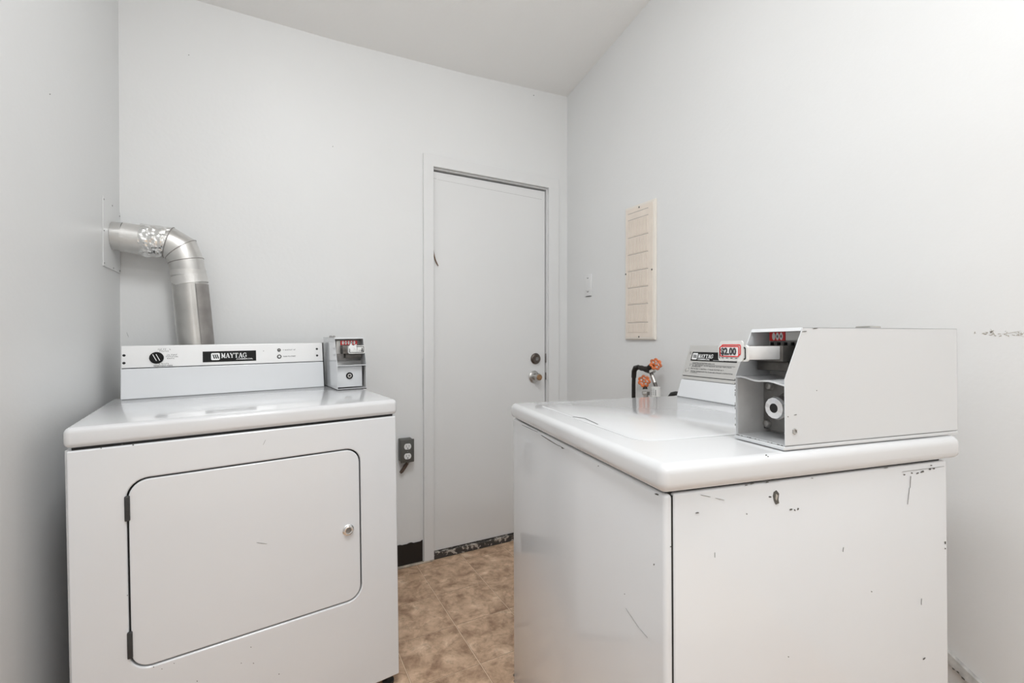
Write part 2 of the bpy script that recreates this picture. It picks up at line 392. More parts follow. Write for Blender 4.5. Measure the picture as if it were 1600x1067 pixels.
# black cove base with a torn paint edge along its top, and the caulk under it
bp = []; x = XL+.002
top = []
while x < .650: top.append((x, .108 + random.uniform(-.003, .003))); x += .011
top.append((.650, .112))
bb = MB().prism([(XL+.002, YB-.005, .010)] + [(.650, YB-.005, .010)] + [(a, YB-.005, b) for a, b in reversed(top)], (0, .006, 0))
base = struct(link('baseboard_back', bb, 'base_black'))
struct(link('trim_2', MB().box(XL+.002, .705, YB-.016, YB+.002, 0, .0095), 'caulk', bevel=.003))
tr = MB(); a = Vector((XR-.006, .62, .388)); b = Vector((XR-.006, .12, .055)); d = (b-a).normalized(); up = Vector((0, -d.z, d.y)); up = up if up.z > 0 else -up
tr.prism([a-up*.012+Vector((-.007,0,0)), a+up*.010+Vector((-.004,0,0)), a+up*.012+Vector((.006,0,0)), a-up*.012+Vector((.006,0,0))], b-a)
t3 = struct(link('trim_3', tr, 'worn_trim', bevel=.0015))
blobs(t3, 'paint_chips', 'chip_grey', [(1490, 1045, 4, 1.2, 42), (1497, 1050, 3, 1, 42), (1505, 1060, 5, 1.2, 45)], (XR-.0125, 0, 0), (-1, 0, 0))
def on_wall(parent, name, m, items, o, n): return blobs(parent, name, m, items, o, n)
sc = [(1523+random.uniform(0, 76), 521+random.uniform(-4, 4), random.uniform(1, 3.2), random.uniform(.4, 1.2), random.uniform(-40, 50)) for _ in range(34)]
on_wall(wall_right, 'scuffs', 'scuff', sc + [(1523, 520, .9, 2.6, 15), line(1548, 514, 1556, 526, 1.2), line(1566, 522, 1596, 517, 1.2), line(1585, 519, 1600, 526, 1.0)], (XR, 0, 0), (-1, 0, 0))
on_wall(wall_back, 'scuffs', 'scratch', [line(198, 519, 201, 527, 1), (834, 149, .8, .8, 0), (295, 86, .8, .8, 0), (520, 229, .8, .8, 0), line(660, 560, 660.8, 640, .8)], (0, YB, 0), (0, -1, 0))
on_wall(wall_left, 'scuffs', 'scratch', [(78, 147, 1, 1, 0)], (XL, 0, 0), (1, 0, 0))

# ceiling lamp above the camera, and an added fill fixture behind it
for k, (x, y, w_) in enumerate(((.12, .36, .5), (.5, -1.6, .65))):
    z = zc(x, y); bx, by = ((.16, .5), (.65, .16))[k]
    L_ = tag(empty('ceiling_light', (x, y, z)), ['white ceiling light fixture above the washer and dryer', 'added unseen white ceiling light fixture behind the camera'][k], 'light', 'ceiling light fixtures')
    L_['origin'] = [x, y, z]
    link('housing', MB().rbox(x-bx-.03, x+bx+.03, y-by-.03, y+by+.03, z-.045, z+.03, .01), 'plastic_white', L_, smooth=True)
    link('diffuser', MB().rbox(x-bx, x+bx, y-by, y+by, z-.06, z-.04, .006), 'lamp', L_, smooth=True)
for o in S.objects:
    if o.name.startswith('ceiling_lamp_and_fill'):
        o.location.z = zc(o.location.x, o.location.y) - .07

# ================================================================== DRYER
DO = Vector((.354, 1.416, 0)) + Vector((.9954, .0958, 0))*.0060; DR = (0, R(-.65), R(5.5))
dryer = tag(empty('clothes_dryer', DO, DR), 'white coin-operated clothes dryer with round-cornered front door and metal duct behind', 'dryer')
dryer['origin'] = [0, 0, 0]
DM = Matrix.Translation(DO) @ Matrix.Rotation(R(5.5), 4, 'Z') @ Matrix.Rotation(R(-.65), 4, 'Y'); DMi = DM.inverted()
W0, W1, DD = -.757, 0.0, .62
ins = rrect(-.652, -.115, .312, .766, .042, 8); outs = to_rect(ins, W0+.004, W1-.004, .034, .848)
fr = MB().ring([(x, 0, z) for x, z in outs], [(x, 0, z) for x, z in ins], (0, .02, 0))
link('front_panel', fr, 'enamel', dryer, bevel=.0045, seg=3)
link('cabinet', MB().rbox(W0, W1, .006, DD, .034, .849, .006), 'enamel', dryer, smooth=True) if False else link('cabinet', MB().box(W0, W0+.012, .012, DD, .034, .849).box(W1-.012, W1, .012, DD, .034, .849).box(W0, W1, DD-.01, DD, .034, .849).box(W0+.012, W1-.012, .012, DD-.01, .034, .05).box(W0+.01, W1-.01, .03, .036, .05, .849), 'enamel', dryer, bevel=.002)
link('door_recess', MB().box(-.67, -.10, .012, .026, .295, .785), 'black_gap', dryer)
di = rrect(-.6485, -.1185, .3155, .7625, .0395, 8)
ddoor = link('dryer_door', MB().prism([(x, .0005, z) for x, z in di], (0, .02, 0)), 'enamel', dryer, bevel=.0035, seg=3)
for z0, z1 in ((.671, .729), (.347, .409)):
    link('hinge', MB().rbox(-.6555, -.6455, -.0045, .006, z0, z1, .002), 'hinge_dark', dryer, smooth=True)
lk = link('lock', MB().lathe([(.001, 0), (.0165, 0), (.0165, .002), (.0135, .004), (.0135, .010), (.0125, .011), (.0100, .0112), (.0100, .006), (.001, .006)], 28, ZT((-.153, .001, .527), (0,-1,0))), 'chrome', ddoor, smooth=True)
link('lock_core', MB().lathe([(.001, 0), (.0085, 0), (.0078, .0025), (.001, .003)], 20, ZT((-.153, -.005, .527), (0,-1,0))).box(-.154, -.152, -.0086, -.0075, .522, .532), 'dull_metal', ddoor, smooth=True)
lid = link('dryer_top', MB().rbox(W0-.001, W1+.001, -.002, DD-.02, .8535, .900, .013, 5), 'enamel_lid', dryer, smooth=True)
link('top_gap_shade', MB().box(W0+.012, W1-.012, .01, DD-.03, .846, .856), 'black_gap', dryer)  # black filler, puts shade into the seam under the top
for x, y in ((-.03, .03), (-.727, .03), (-.03, .58), (-.727, .58)):
    z0 = -math.tan(R(.65))*(-x)*-1 - .0113*0 if False else .0113*(-x)
    link('foot', MB().lathe([(.018, z0), (.018, z0+.008), (.008, z0+.01), (.008, .036)], 14, Matrix.Translation((x, y, 0))), 'rubber', dryer, smooth=True)
# console
def cons_poly(y0, y1, yb, z0, z1, x): return [(x, y0, z0), (x, y1, z1), (x, yb, z1), (x, yb, z0)]
CX0, CX1 = -.728, -.1085
cy = lambda z: .535 + .025*(z-.9)/.17
cb = MB().prism([(CX0, cy(.9), .9), (CX0, cy(.999), .999), (CX0, .615, .999), (CX0, .615, .9)], (CX1-CX0, 0, 0))
link('console_base', cb, 'enamel', dryer, bevel=.003, seg=3)
cp = link('console_panel', MB().prism([(CX0+.001, cy(1.001)-.0015, 1.001), (CX0+.001, cy(1.074)-.0015, 1.074), (CX0+.001, .612, 1.074), (CX0+.001, .612, 1.001)], (CX1-CX0-.002, 0, 0)), 'silver_panel', dryer, bevel=.002)
link('console_gap_shade', MB().box(CX0+.004, CX1-.004, cy(1)+.002, .61, .997, 1.003).box(CX0+.004, CX1-.002, .54, .6, .8985, .905), 'black_gap', dryer)  # black strips stand in for the shade in the console seams
link('console_edge', MB().prism([(CX1-.001, cy(.9)-.002, .901), (CX1-.001, cy(1.074)-.003, 1.074), (CX1-.001, .6, 1.074), (CX1-.001, .6, .901)], (.003, 0, 0)), 'black_gap', dryer)
up_ = Vector((0, .025, .17)).normalized()
def CT(x, z, lift=.0016): return basis(Vector((x, cy(z)-lift, z)), (1, 0, 0), up_)
T = CT(-.635, 1.032)
dial = link('dial', MB().lathe([(.001, 0), (.0195, 0), (.0195, .004), (.0165, .006), (.016, .012), (.001, .012)], 28, T), 'black_gloss', dryer, smooth=True)
g = MB()
for o_, l_ in ((-.0045, .011), (.0045, .011)):
    stroke(g, (o_-.005, l_), (o_+.005, -l_), .0018, T @ Matrix.Translation((0, 0, .012)), .0012)
link('dial_pointer', g, 'white_ink', dial)
mk = MB()
T = CT(-.635, 1.032, .0017)
glyph_line(mk, .004, .0265, .034, .0042, T, 1); glyph_line(mk, .008, .0205, .026, .0042, T, 2)
glyph_line(mk, .028, .007, .028, .0042, T, 3); glyph_line(mk, .023, .001, .038, .0042, T, 4); glyph_line(mk, .028, -.005, .024, .0042, T, 5)
glyph_line(mk, .006, -.0225, .030, .0042, T, 6)
text_mb(mk, 'PERMANENT PRESS', .0060, T @ Matrix.Translation((-.008, -.0292, 0)), .00012, 1.0)
T = CT(-.266, 1.049, .0017); glyph_line(mk, .014, -.002, .044, .0042, T, 8)
T = CT(-.266, 1.024, .0017); text_mb(mk, 'PUSH TO START', .0062, T @ Matrix.Translation((.014, -.002, 0)), .0001, .95)
link('printed_text', mk, 'ink_soft', cp)['kind'] = 'stuff'
def nameplate(parent, T, w_, h_, full=True):
    p = link('nameplate', MB().prism([Vector((0, 0, 0)), Vector((w_, 0, 0)), Vector((w_, h_, 0)), Vector((0, h_, 0))], (0, 0, .0012), T), 'black_gloss', parent)
    q = MB(); s_ = h_*.66
    q.prism([Vector((x, y, .0013)) for x, y in rrect(w_*.15, w_*.15+s_*1.05, h_*.17, h_*.17+s_, s_*.16, 3)], (0, 0, .0005), T)
    link('emblem', q, 'white_ink', p)
    q = MB()
    for k in range(3):
        x0 = w_*.15 + s_*(.16 + .24*k)
        q.prism([Vector((x0, h_*.17+s_*.80, .0019)), Vector((x0+s_*.13, h_*.17+s_*.80, .0019)), Vector((x0+s_*.32, h_*.17+s_*.2, .0019)), Vector((x0+s_*.17, h_*.17+s_*.2, .0019))], (0, 0, .0003), T)
    link('emblem_stripes', q, 'black_gloss', p)
    q = MB(); lx = w_*.15+s_*1.2
    slab_letters(q, 'MAYTAG', w_*.485, h_*.46, T @ Matrix.Translation((lx, h_*.34, .0013)))
    text_mb(q, 'COMMERCIAL', h_*.17, T @ Matrix.Translation((lx+w_*.28, h_*.15, .0011)), .00008, 1.3)
    link('lettering', q, 'white_ink', p)
    return p
nameplate(dryer, CT(-.507, 1.012, .0018), .164, .038)
for z, m_, r_ in ((1.049, 'dull_metal', .006), (1.024, 'chrome', .0075)):
    ob = link('indicator_light' if z > 1.03 else 'start_button', MB().lathe([(.001, 0), (r_, 0), (r_, .002), (r_*.8, .003), (.001, .003)], 18, CT(-.266, z, .0016)), 'black_gloss', dryer, smooth=True)
    link('cap', MB().lathe([(.001, 0), (r_*.62, 0), (r_*.55, .003), (.001, .0035)], 18, CT(-.266, z, .0044)), 'dull_metal' if z > 1.03 else 'plastic_white', ob, smooth=True)
for x, z in ((-.719, 1.043), (-.719, 1.018), (-.131, 1.050), (-.131, 1.024), (-.318, 1.047)):
    r_ = .0042 if x != -.318 else .0012
    link('screw', MB().lathe([(.001, 0), (r_, 0), (r_*.7, .0014), (.001, .0016)], 14, CT(x, z, .0016)), 'black_gap', dryer, smooth=True)
# ------------- coin box (front = -Y, right = +X)
def coin_box(parent, T, H, D, kink, slide, strip, ovals, washer):
    Wd = .107; t = .0018; dp = .014 if washer else 0
    prof = [(0, 0), (0, kink), (.040, H), (D, H), (D, 0)]
    hb = MB()
    for x in (0, Wd-t): hb.prism([(x, y, z) for y, z in prof], (t, 0, 0), T)
    hb.box(0, Wd, .040, D, H-t, H, T).box(0, Wd, D-t, D, 0, H, T).box(0, Wd, 0, D, 0, t, T)
    hb.prism([(t, .040, H), (t, .036, H-.006), (t, .0378, H-.0068), (t, .0418, H-.001)], (Wd-2*t, 0, 0), T)
    box_ = link('coin_box', hb, 'box_enamel', parent, bevel=.0005, seg=1)
    # wavy divider shelf
    sh = MB(); n = 10; vs = []
    for i in range(n+1):
        x = t + (Wd-2*t)*i/n; z = kink - .001 + (math.sin(i*1.1)*.0016 - .0006*i*(1 if washer else 0))*(1 if washer else .2)
        for y, dz in ((.001, 0), (.07+dp, .001)): vs += [(x, y, z+dz), (x, y, z+dz-.003)]
    fs = []
    for i in range(n):
        a = i*4; b = a+4
        fs += [(a, b, b+2, a+2), (a+1, a+3, b+3, b+1), (a, a+1, b+1, b), (a+2, b+2, b+3, a+3)]
    fs += [(0, 2, 3, 1), (n*4, n*4+1, n*4+3, n*4+2)]
    sh.add(vs, fs, T); link('divider_shelf', sh, 'box_enamel', box_)
    link('inner_liner', MB().box(t, t+.0006, .004, .07+dp, t, kink-.006, T).box(Wd-t-.0006, Wd-t, .004, .07+dp, t, kink-.006, T).box(t, Wd-t, .068+dp, .072+dp, t, H-t, T), 'box_inner', box_)
    # upper: meter face with the counter strip
    fz0, fz1 = strip[2]-.010, strip[3]+.005
    link('meter_face', MB().rbox(.010 if washer else .006, Wd-.005, .060+dp, .067+dp, kink+.012, fz1, .0015, 2, T), 'dull_metal', box_, smooth=True)
    link('face_plate', MB().rbox(strip[1]+.001, min(strip[1]+.036, Wd-.007), .056+dp, .060+dp, strip[2], strip[3], .001, 2, T) if washer else MB().rbox(.010, strip[0]-.001, .056, .060, kink+.04, strip[3], .001, 2, T), 'card' if washer else 'grey_label', box_, smooth=True)
    st_ = link('counter_strip', MB().box(strip[0], strip[1], .0555+dp, .0605+dp, strip[2], strip[3], T), 'red', box_)
    st_['label'] = 'red strip with white oval windows'
    om = MB(); dm = MB(); sp = (strip[1]-strip[0])
    for k in range(ovals):
        cx = strip[0] + sp*((.3 + .245*k) if washer else (.14 + .17*k)); cz = (strip[2]+strip[3])/2; rx = sp*(.105 if washer else .062); rz = (strip[3]-strip[2])*.44
        om.prism([(cx + rx*math.cos(2*PI*i/14), .0553+dp, cz + rz*math.sin(2*PI*i/14)) for i in range(14)], (0, -.0004, 0), T)
        if k % 2 == 1 or (washer and k): dm.prism([(cx + rx*.4*math.cos(2*PI*i/8), .0548+dp, cz + rz*.4*math.sin(2*PI*i/8)) for i in range(8)], (0, -.0004, 0), T)
    link('oval_window', om, 'white_ink', st_); link('window_mark', dm, 'ink_soft', st_)
    # black coin fingers under the strip
    for k in range(5):
        fx = strip[0]+.008 + .0145*k if washer else strip[0]+.006+.013*k
        if fx > Wd-.008: continue
        z = strip[2]-.004
        fm = MB().prism([(fx-.004, .050+dp, z-.008), (fx-.001, .050+dp, z-.003), (fx-.001, .050+dp, z+.001), (fx+.0015, .050+dp, z+.001), (fx+.0015, .050+dp, z-.004), (fx+.004, .050+dp, z-.009), (fx+.001, .050+dp, z-.008), (fx-.002, .050+dp, z-.006)], (0, .006, 0), T)
        link('coin_finger', fm, 'black_gloss', box_)
    # slide
    sx0, sx1, sz0, sz1, sy = slide
    hs = link('slide_housing', MB().rbox(sx0-(.006 if washer else .016), min(sx1+.006, Wd-.003), .016+dp, .062+dp, sz0-.004, sz1+.001, .001, 2, T).rbox(sx0-.002, sx1+.004, .030+dp, .062+dp, sz0-.022, sz0-.004, .002, 2, T), 'dark_metal', box_, smooth=True)
    sl = link('coin_slide', MB().rbox(sx0, sx1, sy, .02+dp, sz0, sz1, .0012, 2, T), 'slide_metal', box_, smooth=True)
    sl['label'] = 'bright metal push slide'
    pl = link('slide_front', MB().prism([(x, sy-.001, z) for x, z in rrect(sx0-.003, sx1+.003, sz0-.003, sz1+.002, .004, 3)], (0, -.004, 0), T), 'card', box_)
    o1 = rrect(sx0, sx1, sz0, sz1-.001, .003, 3); i1 = rrect(sx0+.002, sx1-.002, sz0+.002, sz1-.003, .002, 3)
    link('outline', MB().ring([(x, sy-.0052, z) for x, z in o1], [(x, sy-.0052, z) for x, z in i1], (0, -.0004, 0), T), 'black_gloss', pl)
    if washer:
        # price tag
        x0, x1, z0, z1 = sx0+.004, sx0+.057, sz0-.003, sz1+.010
        pc = link('price_tag', MB().prism([(x, sy-.0055, z) for x, z in rrect(x0, x1, z0, z1, .005, 4)], (0, -.002, 0), T), 'card', box_)
        pc['label'] = 'price tag reading $2.00 in black with red frames'
        r1 = MB()
        for dx, dz, yy in ((.0035, .003, .0078), (0, 0, .0082)):
            a = rrect(x0+.001+dx, x1-.0075+dx, z0+.0075+dz, z1-.0095+dz, .003, 3); b = rrect(x0+.0028+dx, x1-.0093+dx, z0+.0093+dz, z1-.0113+dz, .002, 3)
            r1.ring([(x, sy-yy, z) for x, z in a], [(x, sy-yy, z) for x, z in b], (0, -.0004, 0), T)
        link('red_frame', r1, 'red', pc)
        a = rrect(x0+.0026, x1-.0092, z0+.0091, z1-.0112, .002, 3)
        link('price_field', MB().prism([(x, sy-.0083, z) for x, z in a], (0, -.0003, 0), T), 'white_ink', pc)
        q = MB(); TT = T @ basis(Vector((x0+.0036, sy-.0087, z0+.0115)), (1,0,0), (0,0,1)); text_mb(q, '$2.00', .0168, TT, .0007, .95)
        for k in range(4): stroke(q, (.002+.0105*k, -.0062), (.0065+.0105*k, -.0062), .0012, TT, .0004)
        link('price_text', q, 'ink', pc)
    else:
        q = MB(); TT = T @ basis(Vector((sx0+.006, sy-.0055, sz0+.004)), (1,0,0), (0,0,1))
        q.prism([Vector(p) for p in ((.036, 0, 0), (.039, .014, 0), (.042, .014, 0), (.045, 0, 0))], (0,0,.0006), TT)
        glyph_line(q, .028, .002, .014, .004, TT, 11)
        stroke(q, (.022, -.001), (.022, .018), .0008, TT)
        link('slide_print', q, 'ink_soft', pl)
        # torn label hanging over the strip
        link('torn_label', MB().prism([(sx0-.002, sy-.0065, sz1-.006), (sx0+.010, sy-.0065, sz0+.006), (sx0+.018, sy-.0065, sz1-.006), (sx0+.024, sy-.0065, sz0+.008), (sx0+.026, sy-.0065, sz1+.008), (sx0+.014, sy-.0065, sz1+.001), (sx0+.004, sy-.0065, sz1+.010)], (0, .0006, 0), T), 'white_ink', box_)
    # lower compartment
    if washer:
        lp = link('vault_plate', MB().rbox(t+.001, Wd-t, .060+.005, .068+.005, .008, kink-.012, .001, 2, T), 'dull_metal', box_, smooth=True)
        for x, z in ((.018, kink-.021), (.012, .019)):
            link('bolt', MB().lathe([(.001, 0), (.008, 0), (.0078, .003), (.0055, .006), (.001, .007)], 16, T @ ZT((x, .065, z), (0,-1,0))), 'steel', lp, smooth=True)
        cyl = link('vault_lock', MB().lathe([(.001, 0), (.029, 0), (.027, .006), (.021, .010), (.0205, .0335), (.001, .0335)], 28, T @ ZT((.062, .065, .056), (0,-1,0))), 'dull_metal', box_, smooth=True)
        link('lock_collar', MB().lathe([(.001, 0), (.0205, 0), (.0185, .0045), (.0085, .005), (.0082, .001), (.001, .001)], 14, T @ ZT((.060, .032, .056), (0,-1,0))), 'chrome', cyl, smooth=False)['label'] = 'bright faceted collar with black centre'
        link('keyhole', MB().lathe([(.001, 0), (.0083, 0), (.0083, .0012), (.001, .0012)], 18, T @ ZT((.060, .0285, .056), (0,-1,0))), 'black_gap', cyl)
        link('bottom_lip', MB().rbox(0, Wd, -.003, D, -.007, -.0005, .0015, 2, T), 'box_enamel', box_, smooth=True)
        link('side_bolt', MB().lathe([(.001, 0), (.0055, 0), (.005, .002), (.003, .002), (.003, .0005), (.001, .0005)], 6, T @ ZT((Wd, .020, .024), (1,0,0))), 'steel', box_)
        link('top_latch', MB().rbox(.02, .05, .285, .315, H, H+.007, .002, 2, T), 'steel', box_, smooth=True)
    else:
        lp = link('vault_door', MB().rbox(t+.002, Wd-.012, .020, .024, .006, kink-.006, .0008, 2, T), 'box_enamel', box_, smooth=True)
        for r0, r1, m_, y in ((.0085, .012, 'black_gap', .0198), (.0035, .0055, 'black_gap', .0188)):
            pass
        a = [(.048+.0125*math.cos(2*PI*i/24), .0196, .048+.0125*math.sin(2*PI*i/24)) for i in range(24)]; b = [(.048+.0085*math.cos(2*PI*i/24), .0196, .048+.0085*math.sin(2*PI*i/24)) for i in range(24)]
        link('lock_ring', MB().ring(a, b, (0, -.003, 0), T), 'black_gloss', lp)
        link('lock_core', MB().lathe([(.001, 0), (.0082, 0), (.0075, .003), (.001, .003)], 20, T @ ZT((.048, .0196, .048), (0,-1,0))), 'chrome', lp, smooth=True)
        link('keyhole', MB().lathe([(.001, 0), (.004, 0), (.004, .001), (.001, .001)], 12, T @ ZT((.048, .0162, .048), (0,-1,0))), 'ink', lp)
        for x in (.006, .018): link('top_stud', MB().lathe([(.005, 0), (.005, .004), (.003, .007), (.001, .007)], 10, T @ Matrix.Translation((x-.002, .12, H))), 'dull_metal', box_, smooth=True)
        link('base_gap_shade', MB().box(.001, Wd-.001, .001, D, -.0035, 0, T), 'black_gap', box_)  # black sheet in place of the shade beneath the box
    return box_
T = Matrix.Translation((-.0975, .362, .9025))
coin_box(dryer, T, .193, .24, .090, (.040, .093, .135, .160, -.012), (.026, .088, .164, .180), 5, False)
def pch(parent, items, o, n, Mi, name='paint_chips', m='chip_grey'):
    return blobs(parent, name, m, items, o, n, Mi, lift=.0009 if m == 'scuff' else .0006)
fo = DM @ Vector((0, 0, .5)); fn = DM.to_3x3() @ Vector((0, -1, 0))
pch(dryer, [(199, 930, .8, .8, 0), (240, 1042, 1, .8, 0), (253, 1045, .9, .8, 0), (272, 1036, 1, .6, 0), (392, 1011, .9, .9, 0), (377, 1036, .8, .8, 0), (396, 1036, .9, .9, 0), (436, 1053, .9, .9, 0), (308, 1064, 1, 1, 0), (158, 700, 1.2, .8, 0), (208, 695, 1.5, 1, 0), (191, 694, 1, .6, 0), line(401, 847.5, 417, 849.5, .6), line(411, 695, 415, 687, .8)], fo, fn, DMi)

# ================================================================== EXHAUST DUCT
duct = tag(empty('exhaust_duct', (XL, 2.04, 1.443)), 'round sheet metal exhaust duct bending from left wall down behind the dryer', 'duct')
duct['origin'] = [XL, 2.04, 1.443]
def PD(x, y, yy=2.045): return on_plane((x, y), (0, yy, 0), (0, 1, 0))
A0 = Vector((XL+.0035, 2.044, 1.446)); A1 = Vector((-.452, 2.044, 1.446)); A2 = PD(215, 374.5); J1 = PD(264, 379); J2 = PD(283, 390); J3 = PD(291, 408); B1 = PD(294, 424); B2 = PD(297.5, 440); E_ = Vector((-.235, 2.052, .95))
fl_pts = [(2.134, 1.328), (2.134, 1.548), (2.10, 1.556), (2.06, 1.560), (2.0, 1.560), (1.943, 1.558), (1.943, 1.330)]
plate = link('wall_flange', MB().prism([(XL+.0002, y, z) for y, z in fl_pts], (.0025, 0, 0)), 'wall_paint', duct, bevel=.0006, seg=1)
for y, z in ((1.951, 1.549), (2.04, 1.551), (2.126, 1.535), (1.951, 1.446), (1.951, 1.339), (2.05, 1.336), (2.126, 1.336)):
    link('screw', MB().lathe([(.001, 0), (.003, 0), (.002, .0012), (.001, .0012)], 8, ZT((XL+.0026, y, z), (1,0,0))), 'dull_metal', plate)
link('duct_collar', MB().tube([A0, A1], [.049, .050], 32), 'duct_steel', duct, smooth=True)
link('tape_wrap', MB().tube([A1-(A1-A0).normalized()*.003, A2, A2+(J1-A2)*.25], [.0512, .0522, .0535], 32), 'foil_tape', duct, smooth=True)
# crinkled foil section
fm = MB(); n = 48; rows = 30; ax = (J1-A2); dirx = ax.normalized(); a_ = dirx.cross(Vector((0,0,1))).normalized(); b_ = dirx.cross(a_).normalized()
mit = (dirx + (J2-J1).normalized()).normalized()
for i in range(rows+1):
    s_ = i/rows; c = A2 + ax*(.12 + .88*s_)
    for k in range(n):
        t = 2*PI*k/n; o_ = a_*math.cos(t) + b_*math.sin(t)
        p0 = c + o_*.054
        r_ = .0545 + .0045*noise.noise(p0*38) + .003*noise.noise(p0*95) + .002*math.sin(s_*PI)
        p = c + o_*r_
        if s_ > .5: p = p + dirx*((J1-p).dot(mit)/dirx.dot(mit) - (J1-c).dot(dirx))*(s_-.5)*2
        fm.v.append(tuple(p))
fm.f = [(i*n+k, i*n+(k+1) % n, (i+1)*n+(k+1) % n, (i+1)*n+k) for i in range(rows) for k in range(n)]
link('foil_wrap', fm, 'foil', duct).data.polygons.foreach_set('use_smooth', [False]*len(fm.f))
link('elbow', MB().tube([J1-dirx*.004, J1, J2, J3, B1], [.0555, .0555, .0555, .0545, .054], 32), 'duct_steel', duct, smooth=True)
def bead(J, d0, d1, r):
    nb = (d0+d1).normalized(); u = nb.cross(Vector((0,1,0))).normalized(); v = Vector((0,1,0)); k = 1/max(d0.dot(nb), .3)
    pts = [J + u*math.cos(2*PI*i/36)*r*k + v*math.sin(2*PI*i/36)*r for i in range(37)]
    return MB().tube(pts, .0016, 6, False)
ds = [(q-p).normalized() for p, q in zip([A2, J1, J2, J3], [J1, J2, J3, B1])]
for J, d0, d1, r_ in ((J1, ds[0], ds[1], .0555), (J2, ds[1], ds[2], .0555), (J3, ds[2], ds[3], .0548)):
    link('elbow_seam', bead(J, d0, d1, r_), 'seam_steel', duct, smooth=True)
dn = (E_-B1).normalized()
link('tape_band', MB().tube([B1-dn*.004, B1+dn*.0155], .0562, 32), 'foil_tape', duct, smooth=True)
link('tape_band', MB().tube([B1+dn*.017, B2+dn*.010], .0572, 32), 'foil_tape', duct, smooth=True)
link('riser_pipe', MB().tube([B1, E_, Vector((E_.x, E_.y, .12))], [.0545, .0575, .0575], 40), 'riser_steel', duct, smooth=True)
# lapped seam strip on the riser, right of centre
sm = MB(); a2 = dn.cross(Vector((0,1,0))).normalized(); a2 = a2 if a2.x > 0 else -a2; f2 = dn.cross(a2).normalized(); f2 = f2 if f2.y < 0 else -f2
P0 = B2+dn*.012
for c, rr in ((P0, .0556), (E_, .0583)):
    for k in range(9):
        t = R(22 + 9.2*k); sm.v.append(tuple(c + (a2*math.sin(t) + f2*math.cos(t))*rr))
for k in range(8): sm.f.append((k, k+1, k+10, k+9))
link('lapped_seam', sm, 'seam_steel', duct, smooth=True)

# ================================================================== WASHER
WO = Vector((.536, .485, 0)) - Vector((.1834, .983, 0))*.0105; wrz, wrx = R(-10.57), R(-.7)
washer = tag(empty('washing_machine', WO, (wrx, 0, wrz)), 'white coin-operated top-loading washing machine with chipped enamel and $2.00 coin slide', 'washer')
washer['origin'] = [0, 0, 0]
WM = Matrix.Translation(WO) @ Matrix.Rotation(wrz, 4, 'Z') @ Matrix.Rotation(wrx, 4, 'X'); WMi = WM.inverted()
VW = .748
link('front_panel', MB().rbox(-.016, -.0008, 0, VW, .02, .855, .0065, 4), 'enamel', washer, smooth=True)
link('cabinet', MB().rbox(.0008, .625, .0006, VW, .03, .855, .004, 3), 'enamel', washer, smooth=True)
link('panel_gap_shade', MB().box(-.004, .004, .003, VW-.003, .04, .852), 'black_gap', washer)  # black strip gives the corner seam its shade
link('top_gap_shade', MB().box(-.006, .615, .008, VW-.008, .852, .862), 'black_gap', washer)  # black fill for the shaded gap below the top deck
# top deck: rounded lip
wt = link('washer_top', MB().rbox(-.026, .652, -.010, VW-.004, .8585, .9025, .015, 5), 'enamel_lid', washer, smooth=True)
# hinged lid
lp_ = rrect(.034, .445, .135, .665, .045, 8)
ldm = MB(); vs = []; n = len(lp_); cx, cyy = .24, .40
for sc_, z in ((1.0, .9022), (1.0, .9036), (.992, .9046)):
    for x, y in lp_: vs.append((cx+(x-cx)*sc_, cyy+(y-cyy)*sc_, z))
ldm.add(vs, [(i, (i+1) % n, n+(i+1) % n, n+i) for i in range(n)] + [(n+i, n+(i+1) % n, 2*n+(i+1) % n, 2*n+i) for i in range(n)] + [tuple(range(2*n, 3*n))])
wl = link('lid', ldm, 'enamel_lid', washer, smooth=True)
nm = MB().prism([(.034, .425, .9047), (.050, .395, .9047), (.042, .315, .9047), (.0445, .315, .9047), (.054, .398, .9047), (.038, .428, .9047)], (0, 0, .0004))
link('finger_notch', nm, 'ink_soft', wl)
for x, y in ((.03, .03), (.59, .03), (.03, .71), (.59, .71)):
    z0 = math.tan(R(.7))*y
    link('foot', MB().lathe([(.02, z0), (.02, z0+.009), (.009, z0+.011), (.009, .034)], 14, Matrix.Translation((x, y, 0))), 'rubber', washer, smooth=True)
# console
cu = lambda z: .565 + .057*(z-.9)/.167
V0, V1 = .112, .728
def wprof(z0, z1, d=0, y=V0): return [(cu(z0)-d, y, z0), (cu(z1)-d, y, z1), (.650, y, z1), (.650, y, z0)]
link('console_base', MB().prism(wprof(.9025, .961), (0, V1-V0, 0)), 'enamel', washer, bevel=.003, seg=3)
link('console_trim', MB().prism(wprof(.962, .9715, .0005), (0, V1-V0, 0)), 'grey_label', washer, bevel=.0008)
lbl = link('console_panel', MB().prism(wprof(.9735, 1.075, .001), (0, V1-V0, 0)), 'grey_label', washer, bevel=.0015)
link('console_gap_shade', MB().prism(wprof(.9705, .975, -.002), (0, V1-V0-.002, 0)).prism(wprof(.900, .905, -.002), (0, V1-V0-.002, 0)), 'black_gap', washer)  # shade between the console parts, put in as black strips
wup = Vector((.057, 0, .167)).normalized()
def WT(v, z, lift=.0012): return basis(Vector((cu(z)-lift, v, z)), (0, -1, 0), wup)
